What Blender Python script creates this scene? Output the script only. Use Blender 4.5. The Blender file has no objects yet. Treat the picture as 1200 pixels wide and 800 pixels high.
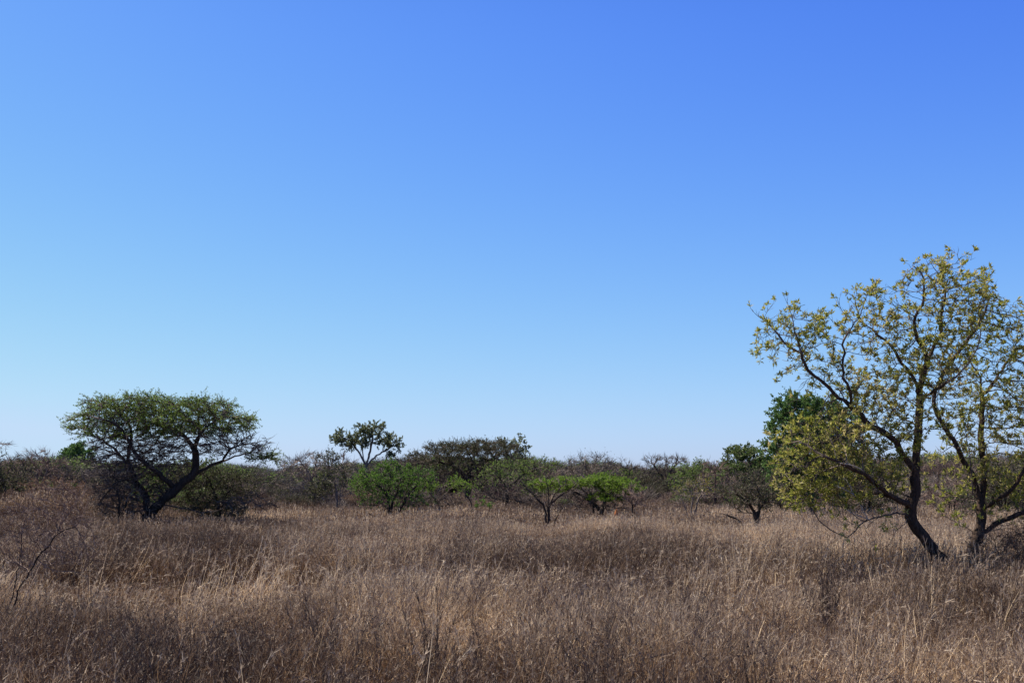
import bpy, math, random
import numpy as np
from mathutils import Vector, noise, kdtree

rng = np.random.default_rng(7)
random.seed(7)
scene = bpy.context.scene
COL = scene.collection

# ------------------------------------------------------------------ camera
F = 1287.0                       # focal length measured in photo pixels (1200 wide)
HOR = 570.0                      # photo row of the true horizon
EYE = 2.2
PITCH = math.atan((HOR - 400.0) / F)
cp, sp_ = math.cos(PITCH), math.sin(PITCH)


def terrain(x, y):
    """height of the veld: flat in front, rising a little towards the far thicket, a low swell on the left"""
    t = min(max((y - 62.0) / 60.0, 0.0), 1.0)
    z = 1.05 * t * t * (3 - 2 * t)
    d2 = ((x + 24.0) / 7.5) ** 2 + ((y - 60.0) / 9.0) ** 2
    z += 1.25 * math.exp(-d2)
    d2 = ((x + 15.0) / 9.0) ** 2 + ((y - 82.0) / 12.0) ** 2
    z += 0.45 * math.exp(-d2)
    z += 0.10 * noise.noise((x * 0.09, y * 0.09, 0.3)) + 0.05 * noise.noise((x * 0.4, y * 0.4, 4.3))
    return z


def at(px, py, D):
    """world point on the plane y = D seen at photo pixel px, py"""
    u = (px - 600.0) / F
    v = (400.0 - py) / F
    dx, dy, dz = u, cp - v * sp_, sp_ + v * cp
    k = D / dy
    return np.array((dx * k, D, EYE + dz * k))


def foot(px, D):
    p = at(px, HOR, D)
    return np.array((p[0], D, terrain(p[0], D)))


cam_d = bpy.data.cameras.new('camera')
cam_d.sensor_width = 36.0
cam_d.lens = 36.0 * F / 1200.0
cam_d.clip_end = 6000.0
cam_d.clip_start = 0.1
cam = bpy.data.objects.new('camera', cam_d)
COL.objects.link(cam)
cam.location = (0, 0, EYE)
cam.rotation_euler = (math.pi / 2 + PITCH, 0, 0)
scene.camera = cam

# ------------------------------------------------------------------ light
SUN_EL, SUN_AZ = 60.0, -65.0      # azimuth measured from +Y (view direction) towards +X
el, az = math.radians(SUN_EL), math.radians(SUN_AZ)
to_sun = Vector((math.sin(az) * math.cos(el), math.cos(az) * math.cos(el), math.sin(el)))
sun_d = bpy.data.lights.new('sun', 'SUN')
sun_d.energy = 5.0
sun_d.angle = math.radians(0.5)
sun_d.color = (1.0, 0.90, 0.76)
sun = bpy.data.objects.new('sun', sun_d)
COL.objects.link(sun)
sun.rotation_euler = to_sun.to_track_quat('Z', 'Y').to_euler()

w = bpy.data.worlds.new('World')
scene.world = w
w.use_nodes = True
nt = w.node_tree
bg = nt.nodes['Background']
sky = nt.nodes.new('ShaderNodeTexSky')
sky.sky_type = 'NISHITA'
sky.sun_disc = False
sky.sun_elevation = el
sky.sun_rotation = az
sky.altitude = 1500.0
sky.air_density = 1.4
sky.dust_density = 1.5
sky.ozone_density = 4.0
# the film/sensor response of the photograph: blue close to saturation all over the sky, red falling off upwards
sep = nt.nodes.new('ShaderNodeSeparateColor')
cmb = nt.nodes.new('ShaderNodeCombineColor')
nt.links.new(sky.outputs[0], sep.inputs[0])
STR = 0.1
EXPO = 1.0
for ch, (c2, c1, c0, lo, hi) in enumerate(((-0.3557, 0.506, -0.2602, -2.3, -0.5), (-0.484, 0.325, -0.1108, -1.8, -0.4), (-0.7761, -0.6837, -0.2002, -1.3, -0.3))):
    def mth(op, a, b=None, c=None):
        n_ = nt.nodes.new('ShaderNodeMath'); n_.operation = op
        for k_, q_ in enumerate((a, b, c)):
            if q_ is None:
                continue
            if isinstance(q_, (int, float)):
                n_.inputs[k_].default_value = q_
            else:
                nt.links.new(q_, n_.inputs[k_])
        return n_.outputs[0]
    l_ = mth('LOGARITHM', mth('MAXIMUM', mth('MULTIPLY', sep.outputs[ch], 0.1), 0.001), math.e)
    l_ = mth('MINIMUM', mth('MAXIMUM', l_, lo), hi)
    e_ = mth('EXPONENT', mth('MULTIPLY_ADD', l_, mth('MULTIPLY_ADD', l_, c2, c1), c0))
    nt.links.new(mth('MULTIPLY', e_, 1.0 / STR), cmb.inputs[ch])
# added darkening of the sky above the view, cutting its blue fill light
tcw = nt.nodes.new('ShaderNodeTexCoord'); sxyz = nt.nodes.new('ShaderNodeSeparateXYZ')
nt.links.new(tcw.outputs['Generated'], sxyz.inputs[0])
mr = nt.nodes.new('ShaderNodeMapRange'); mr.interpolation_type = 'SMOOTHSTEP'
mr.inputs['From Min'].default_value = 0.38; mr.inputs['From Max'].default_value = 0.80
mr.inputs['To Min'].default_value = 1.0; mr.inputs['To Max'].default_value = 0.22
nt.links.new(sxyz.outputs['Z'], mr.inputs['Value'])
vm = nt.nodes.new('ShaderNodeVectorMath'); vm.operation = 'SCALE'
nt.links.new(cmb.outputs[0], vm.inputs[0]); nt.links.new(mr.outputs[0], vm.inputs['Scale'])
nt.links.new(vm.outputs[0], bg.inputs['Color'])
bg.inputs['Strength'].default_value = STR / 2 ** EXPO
scene.view_settings.view_transform = 'Standard'
scene.view_settings.look = 'None'
scene.view_settings.exposure = EXPO
scene.view_settings.gamma = 1.0
scene.view_settings.use_curve_mapping = False
scene.cycles.max_bounces = 6
scene.cycles.diffuse_bounces = 3
scene.cycles.transmission_bounces = 3
scene.cycles.glossy_bounces = 2


# ------------------------------------------------------------------ materials
def new_mat(name):
    m = bpy.data.materials.new(name)
    m.use_nodes = True
    n = m.node_tree
    for x in list(n.nodes):
        if x.type != 'OUTPUT_MATERIAL':
            n.nodes.remove(x)
    return m, n, n.nodes['Material Output']


def ramp(n, stops, fac):
    r = n.nodes.new('ShaderNodeValToRGB')
    cr = r.color_ramp
    while len(cr.elements) < len(stops):
        cr.elements.new(0.5)
    for e, (p, c) in zip(cr.elements, stops):
        e.position = p
        e.color = (*c, 1)
    n.links.new(fac, r.inputs['Fac'])
    return r.outputs['Color']


def leaf_mat(name, cols, trans=0.45, scale=0.5):
    """leaves: colour differs from leaf to leaf and from clump to clump; light passes through them"""
    m, n, out = new_mat(name)
    geo = n.nodes.new('ShaderNodeNewGeometry')
    tc = n.nodes.new('ShaderNodeTexCoord')
    nz = n.nodes.new('ShaderNodeTexNoise')
    nz.inputs['Scale'].default_value = scale
    nz.inputs['Detail'].default_value = 2.0
    n.links.new(tc.outputs['Object'], nz.inputs['Vector'])
    mx = n.nodes.new('ShaderNodeMath'); mx.operation = 'MULTIPLY_ADD'
    n.links.new(nz.outputs['Fac'], mx.inputs[0])
    mx.inputs[1].default_value = 1.3
    mx.inputs[2].default_value = -0.45
    m2 = n.nodes.new('ShaderNodeMath'); m2.operation = 'MULTIPLY_ADD'
    n.links.new(geo.outputs['Random Per Island'], m2.inputs[0])
    m2.inputs[1].default_value = 0.75
    n.links.new(mx.outputs[0], m2.inputs[2])
    st = [(i / (len(cols) - 1), c) for i, c in enumerate(cols)]
    c = ramp(n, st, m2.outputs[0])
    d = n.nodes.new('ShaderNodeBsdfPrincipled')
    d.inputs['Roughness'].default_value = 0.55
    d.inputs['Specular IOR Level'].default_value = 0.35
    t = n.nodes.new('ShaderNodeBsdfTranslucent')
    ms = n.nodes.new('ShaderNodeMixShader')
    ms.inputs[0].default_value = trans
    n.links.new(c, d.inputs['Base Color'])
    n.links.new(c, t.inputs['Color'])
    n.links.new(d.outputs[0], ms.inputs[1])
    n.links.new(t.outputs[0], ms.inputs[2])
    n.links.new(ms.outputs[0], out.inputs['Surface'])
    return m


def bark_mat(name, c1, c2, scale=14.0):
    m, n, out = new_mat(name)
    tc = n.nodes.new('ShaderNodeTexCoord')
    mp = n.nodes.new('ShaderNodeMapping')
    mp.inputs['Scale'].default_value = (1, 1, 0.25)
    nz = n.nodes.new('ShaderNodeTexNoise')
    nz.inputs['Scale'].default_value = scale
    nz.inputs['Detail'].default_value = 6
    nz.inputs['Roughness'].default_value = 0.7
    n.links.new(tc.outputs['Object'], mp.inputs[0])
    n.links.new(mp.outputs[0], nz.inputs['Vector'])
    c = ramp(n, [(0.3, c1), (0.7, c2)], nz.outputs['Fac'])
    d = n.nodes.new('ShaderNodeBsdfPrincipled')
    d.inputs['Roughness'].default_value = 0.95
    d.inputs['Specular IOR Level'].default_value = 0.15
    b = n.nodes.new('ShaderNodeBump')
    b.inputs['Strength'].default_value = 0.9
    b.inputs['Distance'].default_value = 0.04
    n.links.new(nz.outputs['Fac'], b.inputs['Height'])
    n.links.new(b.outputs[0], d.inputs['Normal'])
    n.links.new(c, d.inputs['Base Color'])
    n.links.new(d.outputs[0], out.inputs['Surface'])
    return m


def twig_mat(name, cols):
    m, n, out = new_mat(name)
    geo = n.nodes.new('ShaderNodeNewGeometry')
    st = [(i / (len(cols) - 1), c) for i, c in enumerate(cols)]
    c = ramp(n, st, geo.outputs['Random Per Island'])
    d = n.nodes.new('ShaderNodeBsdfPrincipled')
    d.inputs['Roughness'].default_value = 0.85
    d.inputs['Specular IOR Level'].default_value = 0.2
    n.links.new(c, d.inputs['Base Color'])
    n.links.new(d.outputs[0], out.inputs['Surface'])
    return m


M = {}
M['bark'] = bark_mat('rough_dark_bark', (0.035, 0.028, 0.024), (0.13, 0.095, 0.075))
M['bark_red'] = bark_mat('rough_brown_bark', (0.012, 0.009, 0.007), (0.10, 0.068, 0.052), 20.0)
M['bark_grey'] = bark_mat('grey_bark', (0.07, 0.06, 0.055), (0.20, 0.17, 0.15))
M['char'] = bark_mat('blackened_wood', (0.010, 0.009, 0.008), (0.06, 0.05, 0.045))
M['pale'] = bark_mat('weathered_pale_wood', (0.30, 0.27, 0.24), (0.50, 0.46, 0.41))
M['twig_dark'] = twig_mat('dark_twigs', [(0.045, 0.036, 0.032), (0.09, 0.072, 0.062), (0.16, 0.13, 0.11)])
M['twig_grey'] = twig_mat('grey_twigs', [(0.09, 0.072, 0.064), (0.17, 0.14, 0.125), (0.32, 0.275, 0.24)])
M['twig_red'] = twig_mat('brownish_twigs', [(0.08, 0.055, 0.048), (0.16, 0.11, 0.095), (0.26, 0.20, 0.17)])
M['leaf_combretum'] = leaf_mat('yellow_green_leaves', [(0.08, 0.115, 0.022), (0.17, 0.205, 0.032), (0.30, 0.32, 0.055), (0.40, 0.38, 0.10), (0.46, 0.39, 0.20)], 0.5, 0.8)
M['leaf_combretum_grey'] = leaf_mat('grey_green_leaves', [(0.08, 0.11, 0.04), (0.13, 0.16, 0.055), (0.21, 0.22, 0.08), (0.28, 0.22, 0.14), (0.36, 0.29, 0.2)], 0.5, 0.8)
M['leaf_acacia'] = leaf_mat('fine_acacia_leaves', [(0.065, 0.115, 0.025), (0.12, 0.19, 0.038), (0.21, 0.29, 0.075)], 0.45, 0.5)
M['leaf_dull'] = leaf_mat('dull_olive_leaves', [(0.035, 0.045, 0.02), (0.06, 0.07, 0.03), (0.10, 0.095, 0.05)], 0.4, 0.5)
M['leaf_bright'] = leaf_mat('bright_green_leaves', [(0.04, 0.10, 0.015), (0.07, 0.155, 0.02), (0.12, 0.21, 0.035)], 0.5, 0.6)
M['leaf_lime'] = leaf_mat('lime_green_leaves', [(0.08, 0.15, 0.02), (0.14, 0.23, 0.03), (0.20, 0.30, 0.045)], 0.5, 0.6)
M['leaf_broad'] = leaf_mat('grey_green_broad_leaves', [(0.06, 0.095, 0.04), (0.12, 0.155, 0.07), (0.28, 0.30, 0.19)], 0.4, 0.4)
M['leaf_deep'] = leaf_mat('deep_green_leaves', [(0.045, 0.10, 0.028), (0.08, 0.16, 0.04), (0.14, 0.23, 0.07)], 0.35, 0.4)
M['leaf_yellow'] = leaf_mat('yellowing_leaves', [(0.10, 0.12, 0.03), (0.20, 0.19, 0.04), (0.30, 0.24, 0.06)], 0.45, 0.5)

M['leaf_broad2'] = leaf_mat('mid_green_broad_leaves', [(0.045, 0.085, 0.025), (0.085, 0.13, 0.035), (0.17, 0.21, 0.07)], 0.35, 0.4)
M['leaf_dry'] = leaf_mat('dry_reddish_leaves', [(0.09, 0.055, 0.035), (0.17, 0.10, 0.06), (0.26, 0.17, 0.10)], 0.35, 0.5)
M['twig_weed'] = twig_mat('dark_weed_stems', [(0.035, 0.025, 0.022), (0.08, 0.055, 0.045), (0.16, 0.12, 0.10)])


def ground_mat():
    m, n, out = new_mat('red_sandy_soil')
    tc = n.nodes.new('ShaderNodeTexCoord')
    nz = n.nodes.new('ShaderNodeTexNoise')
    nz.inputs['Scale'].default_value = 1.7
    nz.inputs['Detail'].default_value = 9
    nz.inputs['Roughness'].default_value = 0.7
    n.links.new(tc.outputs['Object'], nz.inputs['Vector'])
    c = ramp(n, [(0.32, (0.10, 0.065, 0.045)), (0.5, (0.23, 0.145, 0.09)), (0.68, (0.36, 0.22, 0.13))], nz.outputs['Fac'])
    d = n.nodes.new('ShaderNodeBsdfPrincipled')
    d.inputs['Roughness'].default_value = 1.0
    d.inputs['Specular IOR Level'].default_value = 0.05
    b = n.nodes.new('ShaderNodeBump')
    b.inputs['Strength'].default_value = 0.8
    b.inputs['Distance'].default_value = 0.05
    n.links.new(nz.outputs['Fac'], b.inputs['Height'])
    n.links.new(b.outputs[0], d.inputs['Normal'])
    n.links.new(c, d.inputs['Base Color'])
    n.links.new(d.outputs[0], out.inputs['Surface'])
    return m


def grass_mat(name, cols, trans=0.3):
    """dry stems: colour from blade to blade, shifted tuft by tuft with the value each tuft carries"""
    m, n, out = new_mat(name)
    geo = n.nodes.new('ShaderNodeNewGeometry')
    at_ = n.nodes.new('ShaderNodeAttribute')
    at_.attribute_type = 'INSTANCER'
    at_.attribute_name = 'tint'
    m2 = n.nodes.new('ShaderNodeMath'); m2.operation = 'MULTIPLY_ADD'
    n.links.new(geo.outputs['Random Per Island'], m2.inputs[0])
    m2.inputs[1].default_value = 0.68
    a2 = n.nodes.new('ShaderNodeMath'); a2.operation = 'MULTIPLY_ADD'
    n.links.new(at_.outputs['Fac'], a2.inputs[0])
    a2.inputs[1].default_value = 0.72
    a2.inputs[2].default_value = -0.20
    n.links.new(a2.outputs[0], m2.inputs[2])
    c = ramp(n, cols, m2.outputs[0])
    d = n.nodes.new('ShaderNodeBsdfPrincipled')
    d.inputs['Roughness'].default_value = 0.6
    d.inputs['Specular IOR Level'].default_value = 0.3
    t = n.nodes.new('ShaderNodeBsdfTranslucent')
    ms = n.nodes.new('ShaderNodeMixShader')
    ms.inputs[0].default_value = trans
    n.links.new(c, d.inputs['Base Color'])
    n.links.new(c, t.inputs['Color'])
    n.links.new(d.outputs[0], ms.inputs[1])
    n.links.new(t.outputs[0], ms.inputs[2])
    n.links.new(ms.outputs[0], out.inputs['Surface'])
    return m


M['ground'] = ground_mat()
M['grass'] = grass_mat('dry_grass_stems', [(0.0, (0.026, 0.013, 0.008)), (0.3, (0.078, 0.043, 0.025)), (0.58, (0.195, 0.123, 0.073)), (0.78, (0.40, 0.275, 0.165)), (0.95, (0.86, 0.67, 0.44))])
M['forb'] = grass_mat('dead_herb_stems', [(0.0, (0.025, 0.017, 0.014)), (0.5, (0.08, 0.055, 0.045)), (1.0, (0.22, 0.17, 0.14))], 0.1)
M['seed'] = grass_mat('grass_seed_heads', [(0.0, (0.08, 0.055, 0.042)), (0.5, (0.22, 0.16, 0.12)), (1.0, (0.52, 0.43, 0.33))])


# ------------------------------------------------------------------ mesh building
def mesh_from(name, V, Fs, mats, mat_idx=None, smooth=False):
    """V (n,3); Fs list of integer arrays (m,k), each with the same k"""
    me = bpy.data.meshes.new(name)
    V = np.asarray(V, dtype=np.float32)
    me.vertices.add(len(V))
    me.vertices.foreach_set('co', V.ravel())
    Fs = [np.asarray(f, dtype=np.int32) for f in Fs if len(f)]
    loops = np.concatenate([f.ravel() for f in Fs])
    sizes = np.concatenate([np.full(len(f), f.shape[1], dtype=np.int32) for f in Fs])
    starts = np.concatenate([[0], np.cumsum(sizes)[:-1]]).astype(np.int32)
    me.loops.add(len(loops))
    me.loops.foreach_set('vertex_index', loops)
    me.polygons.add(len(sizes))
    me.polygons.foreach_set('loop_start', starts)
    me.polygons.foreach_set('loop_total', sizes)
    for m in mats:
        me.materials.append(m)
    if mat_idx is not None:
        me.polygons.foreach_set('material_index', np.asarray(mat_idx, dtype=np.int32))
    me.polygons.foreach_set('use_smooth', np.full(len(sizes), smooth, dtype=bool))
    me.update(calc_edges=True)
    return me


def link(name, me, parent=None, loc=None):
    o = bpy.data.objects.new(name, me)
    COL.objects.link(o)
    if parent is not None:
        o.parent = parent
    if loc is not None:
        o.location = loc
    return o


def unit(a):
    return a / np.maximum(np.linalg.norm(a, axis=-1, keepdims=True), 1e-9)


def spikes(P, Dr, L, R):
    """three-sided tapering twigs from P along Dr"""
    n = len(P)
    ref = rng.normal(size=(n, 3))
    u = unit(np.cross(Dr, ref)); v = np.cross(Dr, u)
    bend = rng.normal(size=(n, 3)) * 0.12
    V = np.empty((n, 7, 3))
    mid = P + (Dr + bend) * (L * 0.5)[:, None]
    for k in range(3):
        a = 2 * math.pi * k / 3
        off = (u * math.cos(a) + v * math.sin(a)) * R[:, None]
        V[:, k] = P + off
        V[:, 3 + k] = mid + off * 0.7
    V[:, 6] = P + Dr * L[:, None]
    b = (np.arange(n) * 7)[:, None]
    q, t = [], []
    for k in range(3):
        j = (k + 1) % 3
        q.append(b + np.array([[k, j, 3 + j, 3 + k]]))
        t.append(b + np.array([[3 + k, 3 + j, 6]]))
    return V.reshape(-1, 3), np.concatenate(q), np.concatenate(t)


def leaves(P, Dr, L, W):
    """folded leaf blades"""
    n = len(P)
    ref = rng.normal(size=(n, 3))
    u = unit(np.cross(Dr, ref)); v = np.cross(Dr, u)
    V = np.empty((n, 4, 3))
    V[:, 0] = P
    c = P + Dr * (L * 0.5)[:, None] + v * (W * 0.35)[:, None]
    V[:, 1] = c + u * (W * 0.5)[:, None]
    V[:, 2] = P + Dr * L[:, None]
    V[:, 3] = c - u * (W * 0.5)[:, None]
    b = (np.arange(n) * 4)[:, None]
    t = np.concatenate([b + np.array([[0, 1, 2]]), b + np.array([[0, 2, 3]])])
    return V.reshape(-1, 3), t


# ------------------------------------------------------------------ tree growth
def grow(limbs, att, step, kill, iters=70, jitter=0.25, droop=0.0):
    """limbs: list of (polyline, parent_limb or None); att: points the twigs grow towards"""
    nodes, par = [], []
    limb_nodes = []
    for pts, pl in limbs:
        pts = [np.array(p, float) for p in pts]
        ids = []
        prev = -1
        if pl is not None:
            c = limb_nodes[pl]
            d = [np.sum((nodes[i] - pts[0]) ** 2) for i in c]
            prev = c[int(np.argmin(d))]
            pts[0] = nodes[prev]
        else:
            nodes.append(pts[0]); par.append(-1); prev = 0 if len(nodes) == 1 else len(nodes) - 1
        ids.append(prev)
        # smooth resampling (Catmull-Rom)
        n = len(pts)
        for i in range(n - 1):
            p0 = pts[max(i - 1, 0)]; p1 = pts[i]; p2 = pts[i + 1]; p3 = pts[min(i + 2, n - 1)]
            m = max(1, int(np.linalg.norm(p2 - p1) / step))
            for k in range(1, m + 1):
                t = k / m
                q = 0.5 * ((2 * p1) + (p2 - p0) * t + (2 * p0 - 5 * p1 + 4 * p2 - p3) * t * t + (3 * p1 - p0 - 3 * p2 + p3) * t ** 3)
                q = q + rng.normal(size=3) * step * 0.10
                nodes.append(q); par.append(prev); prev = len(nodes) - 1
                ids.append(prev)
        limb_nodes.append(ids)
    att = np.array(att)
    n_traced = len(nodes)
    kids = {}
    for it in range(iters):
        if len(att) == 0:
            break
        kd = kdtree.KDTree(len(nodes))
        for i, p in enumerate(nodes):
            kd.insert(p, i)
        kd.balance()
        acc = {}
        keep = np.ones(len(att), bool)
        for a_i, a in enumerate(att):
            co, idx, dist = kd.find(a)
            if dist < kill:
                keep[a_i] = False
                continue
            d = (a - nodes[idx]) / dist
            if idx in acc:
                acc[idx][0] += d; acc[idx][1] += 1
            else:
                acc[idx] = [d.copy(), 1]
        att = att[keep]
        added = 0
        for idx, (d, cnt) in acc.items():
            if kids.get(idx, 0) >= 3:
                continue
            nd = np.linalg.norm(d)
            if nd < 1e-6:
                d = rng.normal(size=3)
            d = d / max(nd, 1e-6) + rng.normal(size=3) * jitter
            if par[idx] >= 0:
                pd = nodes[idx] - nodes[par[idx]]
                d = d + 0.5 * pd / max(np.linalg.norm(pd), 1e-6)
            d[2] -= droop
            d = d / max(np.linalg.norm(d), 1e-6)
            nodes.append(nodes[idx] + d * step); par.append(idx)
            kids[idx] = kids.get(idx, 0) + 1
            added += 1
        if not added:
            break
    return np.array(nodes), np.array(par), n_traced


def radii(nodes, par, r_base, r_tip, e=2.3):
    n = len(nodes)
    s = np.zeros(n)
    child = np.zeros(n, int)
    for i in range(n):
        if par[i] >= 0:
            child[par[i]] += 1
    s[child == 0] = 1.0
    for i in range(n - 1, -1, -1):
        if par[i] >= 0:
            s[par[i]] += s[i]
    # pipe law, fitted so that the tips have r_tip and the base r_base
    base = max(s.max(), 2)
    ex = math.log(r_base / r_tip) / math.log(base)
    return r_tip * s ** ex


def tubes(nodes, par, R, lo, hi):
    """tube mesh over the nodes whose radius lies in [lo, hi)"""
    n = len(nodes)
    d = np.zeros((n, 3))
    for i in range(n):
        d[i] = nodes[i] - nodes[par[i]] if par[i] >= 0 else (0, 0, 1)
    d = unit(d)
    main = {}
    for i in range(n):
        p = par[i]
        if p >= 0 and (p not in main or R[i] > R[main[p]]):
            main[p] = i
    U = np.zeros((n, 3))
    V, Q = [], []
    nv = 0
    ring = {}
    for i in range(n):
        p = par[i]
        if p < 0:
            u = np.cross(d[i], (0.31, 0.9, 0.1))
        else:
            u = U[p] - d[i] * np.dot(U[p], d[i])
            if np.dot(u, u) < 1e-4:
                u = np.cross(d[i], (0.31, 0.9, 0.1))
        u = u / max(math.sqrt(np.dot(u, u)), 1e-9)
        U[i] = u
        if p < 0 or not (lo <= R[i] < hi):
            continue
        k = 10 if R[i] > 0.05 else (6 if R[i] > 0.018 else (4 if R[i] > 0.008 else 3))
        v = np.cross(d[i], u)
        if main.get(p) == i and ring.get(p, (0, 0))[1] == k:
            b0 = ring[p][0]
        else:
            r0 = min(R[p], R[i] * 1.25)
            b0 = nv
            for j in range(k):
                a = 2 * math.pi * j / k
                V.append(nodes[p] + (u * math.cos(a) + v * math.sin(a)) * r0)
            nv += k
        b1 = nv
        rr = R[i]
        lump = 1.0 + (rng.random(k) - 0.5) * (0.22 if rr > 0.05 else 0.1)
        for j in range(k):
            a = 2 * math.pi * j / k
            V.append(nodes[i] + (u * math.cos(a) + v * math.sin(a)) * rr * lump[j])
        nv += k
        ring[i] = (b1, k)
        for j in range(k):
            j2 = (j + 1) % k
            Q.append((b0 + j, b0 + j2, b1 + j2, b1 + j))
    return V, Q, d


def blob_points(blobs, D, dens, depth=0.8, top=0.0):
    """points inside ellipsoids given by pixel centre, pixel radii, (depth offset in metres, depth radius factor)"""
    out = []
    s = D / F
    for b in blobs:
        cx, cy, rx, ry = b[:4]
        dy = b[4] if len(b) > 4 else 0.0
        df = b[5] if len(b) > 5 else depth
        wgt = b[6] if len(b) > 6 else 1.0
        c = at(cx, cy, D) + np.array((0, dy, 0))
        r = np.array((rx * s, rx * s * df, ry * s))
        vol = 4.19 * r.prod()
        n = max(6, int(vol * dens * wgt))
        p = rng.normal(size=(n, 3))
        p = unit(p) * (rng.random(n) ** (1 / 2.6))[:, None]
        if top > 0:
            fl = (p[:, 2] < 0) & (rng.random(n) < top)
            p[fl, 2] *= -1
        out.append(c + p * r)
    return np.concatenate(out)


def make_plant(name, label, cat, px, D, limbs, blobs, *, dens=20, step=0.2, kill=0.34, r_base=0.12, r_tip=0.006,
               split=0.03, bark='bark', twig='twig_dark', leaf=None, tw=(2, 0.25, 0.5, 0.004), tw_up=0.3, lf=(4, 0.06, 0.03),
               lf_up=0.25, lf_where=None, depth=0.8, top=0.0, group=None, droop=0.0, leaf_blobs=None, iters=70, jitter=0.25,
               trunk_name='trunk', base=None, max_att=9000, lf_len_jit=0.5, leaf_min_z=None, dm=4.5, tipped=False, flat=1.0):
    """a woody plant: Empty at the foot > trunk, branches, foliage. limbs are traced at pixel rows on the plane y = D + offset"""
    b0 = foot(px, D) if base is None else np.array(base)
    root = link(name, None, None, b0)
    root.empty_display_size = 0.3
    root['label'] = label
    root['category'] = cat
    if group:
        root['group'] = group
    L = []
    for pts, pl in limbs:
        q = []
        for p in pts:
            if p == 'foot':
                q.append(b0 - np.array((0, 0, 0.12)))
            else:
                q.append(at(p[0], p[1], D) + np.array((0, p[2] if len(p) > 2 else 0.0, 0)))
        L.append((q, pl))
    att = blob_points(blobs, D, dens * dm, depth, top)
    if len(att) > max_att:
        att = att[rng.permutation(len(att))[:max_att]]
    nodes, par, ntr = grow(L, att, step * 0.9, kill * 0.8, iters, jitter, droop)
    R = radii(nodes, par, r_base, r_tip)
    R *= np.where(R > 0.05, 1 + 0.16 * (rng.random(len(R)) - 0.5), 1.0)
    # flare at the foot
    for i in range(len(nodes)):
        h = nodes[i][2] - b0[2]
        if R[i] > r_base * 0.45 and h < 0.35:
            R[i] *= 1.0 + 0.25 * (1 - max(h, 0) / 0.35) ** 2
    loc = nodes - b0
    V, Q, d = tubes(loc, par, R, split, 99)
    if len(V):
        link(trunk_name, mesh_from(name + '_' + trunk_name, V, [Q], [M[bark]], smooth=True), root)
    V, Q, d = tubes(loc, par, R, 0, split)
    # side twigs on the thin wood
    k, tl, spread, tr = tw
    if D > 40:
        k *= 1.3; tr *= 1.5
    thin = np.where((R < split * 0.8) & (np.arange(len(nodes)) > 0))[0]
    kk = rng.poisson(k, len(thin)) if k < 12 else np.full(len(thin), k)
    idx = np.repeat(thin, kk)
    P = loc[idx] + (rng.random((len(idx), 1)) - 0.5) * d[idx] * step
    Dr = d[idx] + rng.normal(size=(len(idx), 3)) * spread
    Dr[:, 2] += tw_up
    Dr[:, 2] *= flat
    Dr = unit(Dr)
    TL = tl * (0.5 + rng.random(len(idx)) * 0.9)
    sv, sq, stt = spikes(P, Dr, TL, np.full(len(idx), tr) * (0.7 + 0.6 * rng.random(len(idx))))
    V = np.array(V).reshape(-1, 3)
    Q = np.array(Q, dtype=int).reshape(-1, 4)
    nb = len(V)
    V = np.concatenate([V, sv]); Q = np.concatenate([Q, sq + nb])
    link('branches', mesh_from(name + '_branches', V, [Q, stt + nb], [M[twig]], smooth=False), root)
    if leaf:
        nl, ll, lw = lf
        wpos = P + b0
        sel = np.ones(len(idx), bool)
        if leaf_blobs is not None:
            sel = np.zeros(len(idx), bool)
            s = D / F
            for b in leaf_blobs:
                c = at(b[0], b[1], D)
                dd = (wpos - c)
                dd[:, 1] -= (b[4] if len(b) > 4 else 0)
                r = np.array((b[2] * s, b[2] * s * 1.3, b[3] * s))
                sel |= (np.sum((dd / r) ** 2, axis=1) < 1)
        if leaf_min_z is not None:
            lim = at(600, leaf_min_z[0], D)[2]
            hi = at(600, leaf_min_z[1], D)[2]
            pr = np.clip((wpos[:, 2] - lim) / (hi - lim), 0, 1)
            sel &= rng.random(len(pr)) < pr
        ii = np.where(sel)[0]
        cnt = rng.poisson(nl, len(ii)) if not tipped else rng.poisson(nl * 2.1 * (rng.random(len(ii)) < 0.45))
        j = np.repeat(ii, cnt)
        t = 0.25 + 0.8 * rng.random(len(j))
        if tipped:      # leaves gathered in rosettes at the twig ends
            t = 1.02 - 0.35 * rng.random(len(j)) ** 2
        LP = P[j] + Dr[j] * (TL[j] * t)[:, None]
        LD = Dr[j] * 0.7 + rng.normal(size=(len(j), 3)) * 0.75
        LD[:, 2] += lf_up
        LD = unit(LD)
        sz = 1 - lf_len_jit / 2 + lf_len_jit * rng.random(len(j))
        lv, lt = leaves(LP, LD, ll * sz, lw * sz)
        link('foliage', mesh_from(name + '_foliage', lv, [lt], [M[leaf]], smooth=False), root)
    return root


# ------------------------------------------------------------------ ground
def build_ground():
    ys = np.concatenate([np.linspace(-30, 20, 60), np.linspace(20.5, 200, 180), np.array([230, 300, 500, 900, 1600, 3000])])
    xs = np.concatenate([np.array([-3000, -1200, -500, -250]), np.linspace(-150, 150, 220), np.array([250, 500, 1200, 3000])])
    V = [(x, y, terrain(x, y) if abs(x) < 200 and y < 210 else terrain(0, 150)) for y in ys for x in xs]
    nx = len(xs)
    Q = [(j * nx + i, j * nx + i + 1, (j + 1) * nx + i + 1, (j + 1) * nx + i) for j in range(len(ys) - 1) for i in range(nx - 1)]
    g = link('ground', mesh_from('ground', V, [Q], [M['ground']], smooth=True))
    g['kind'] = 'structure'


build_ground()


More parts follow.
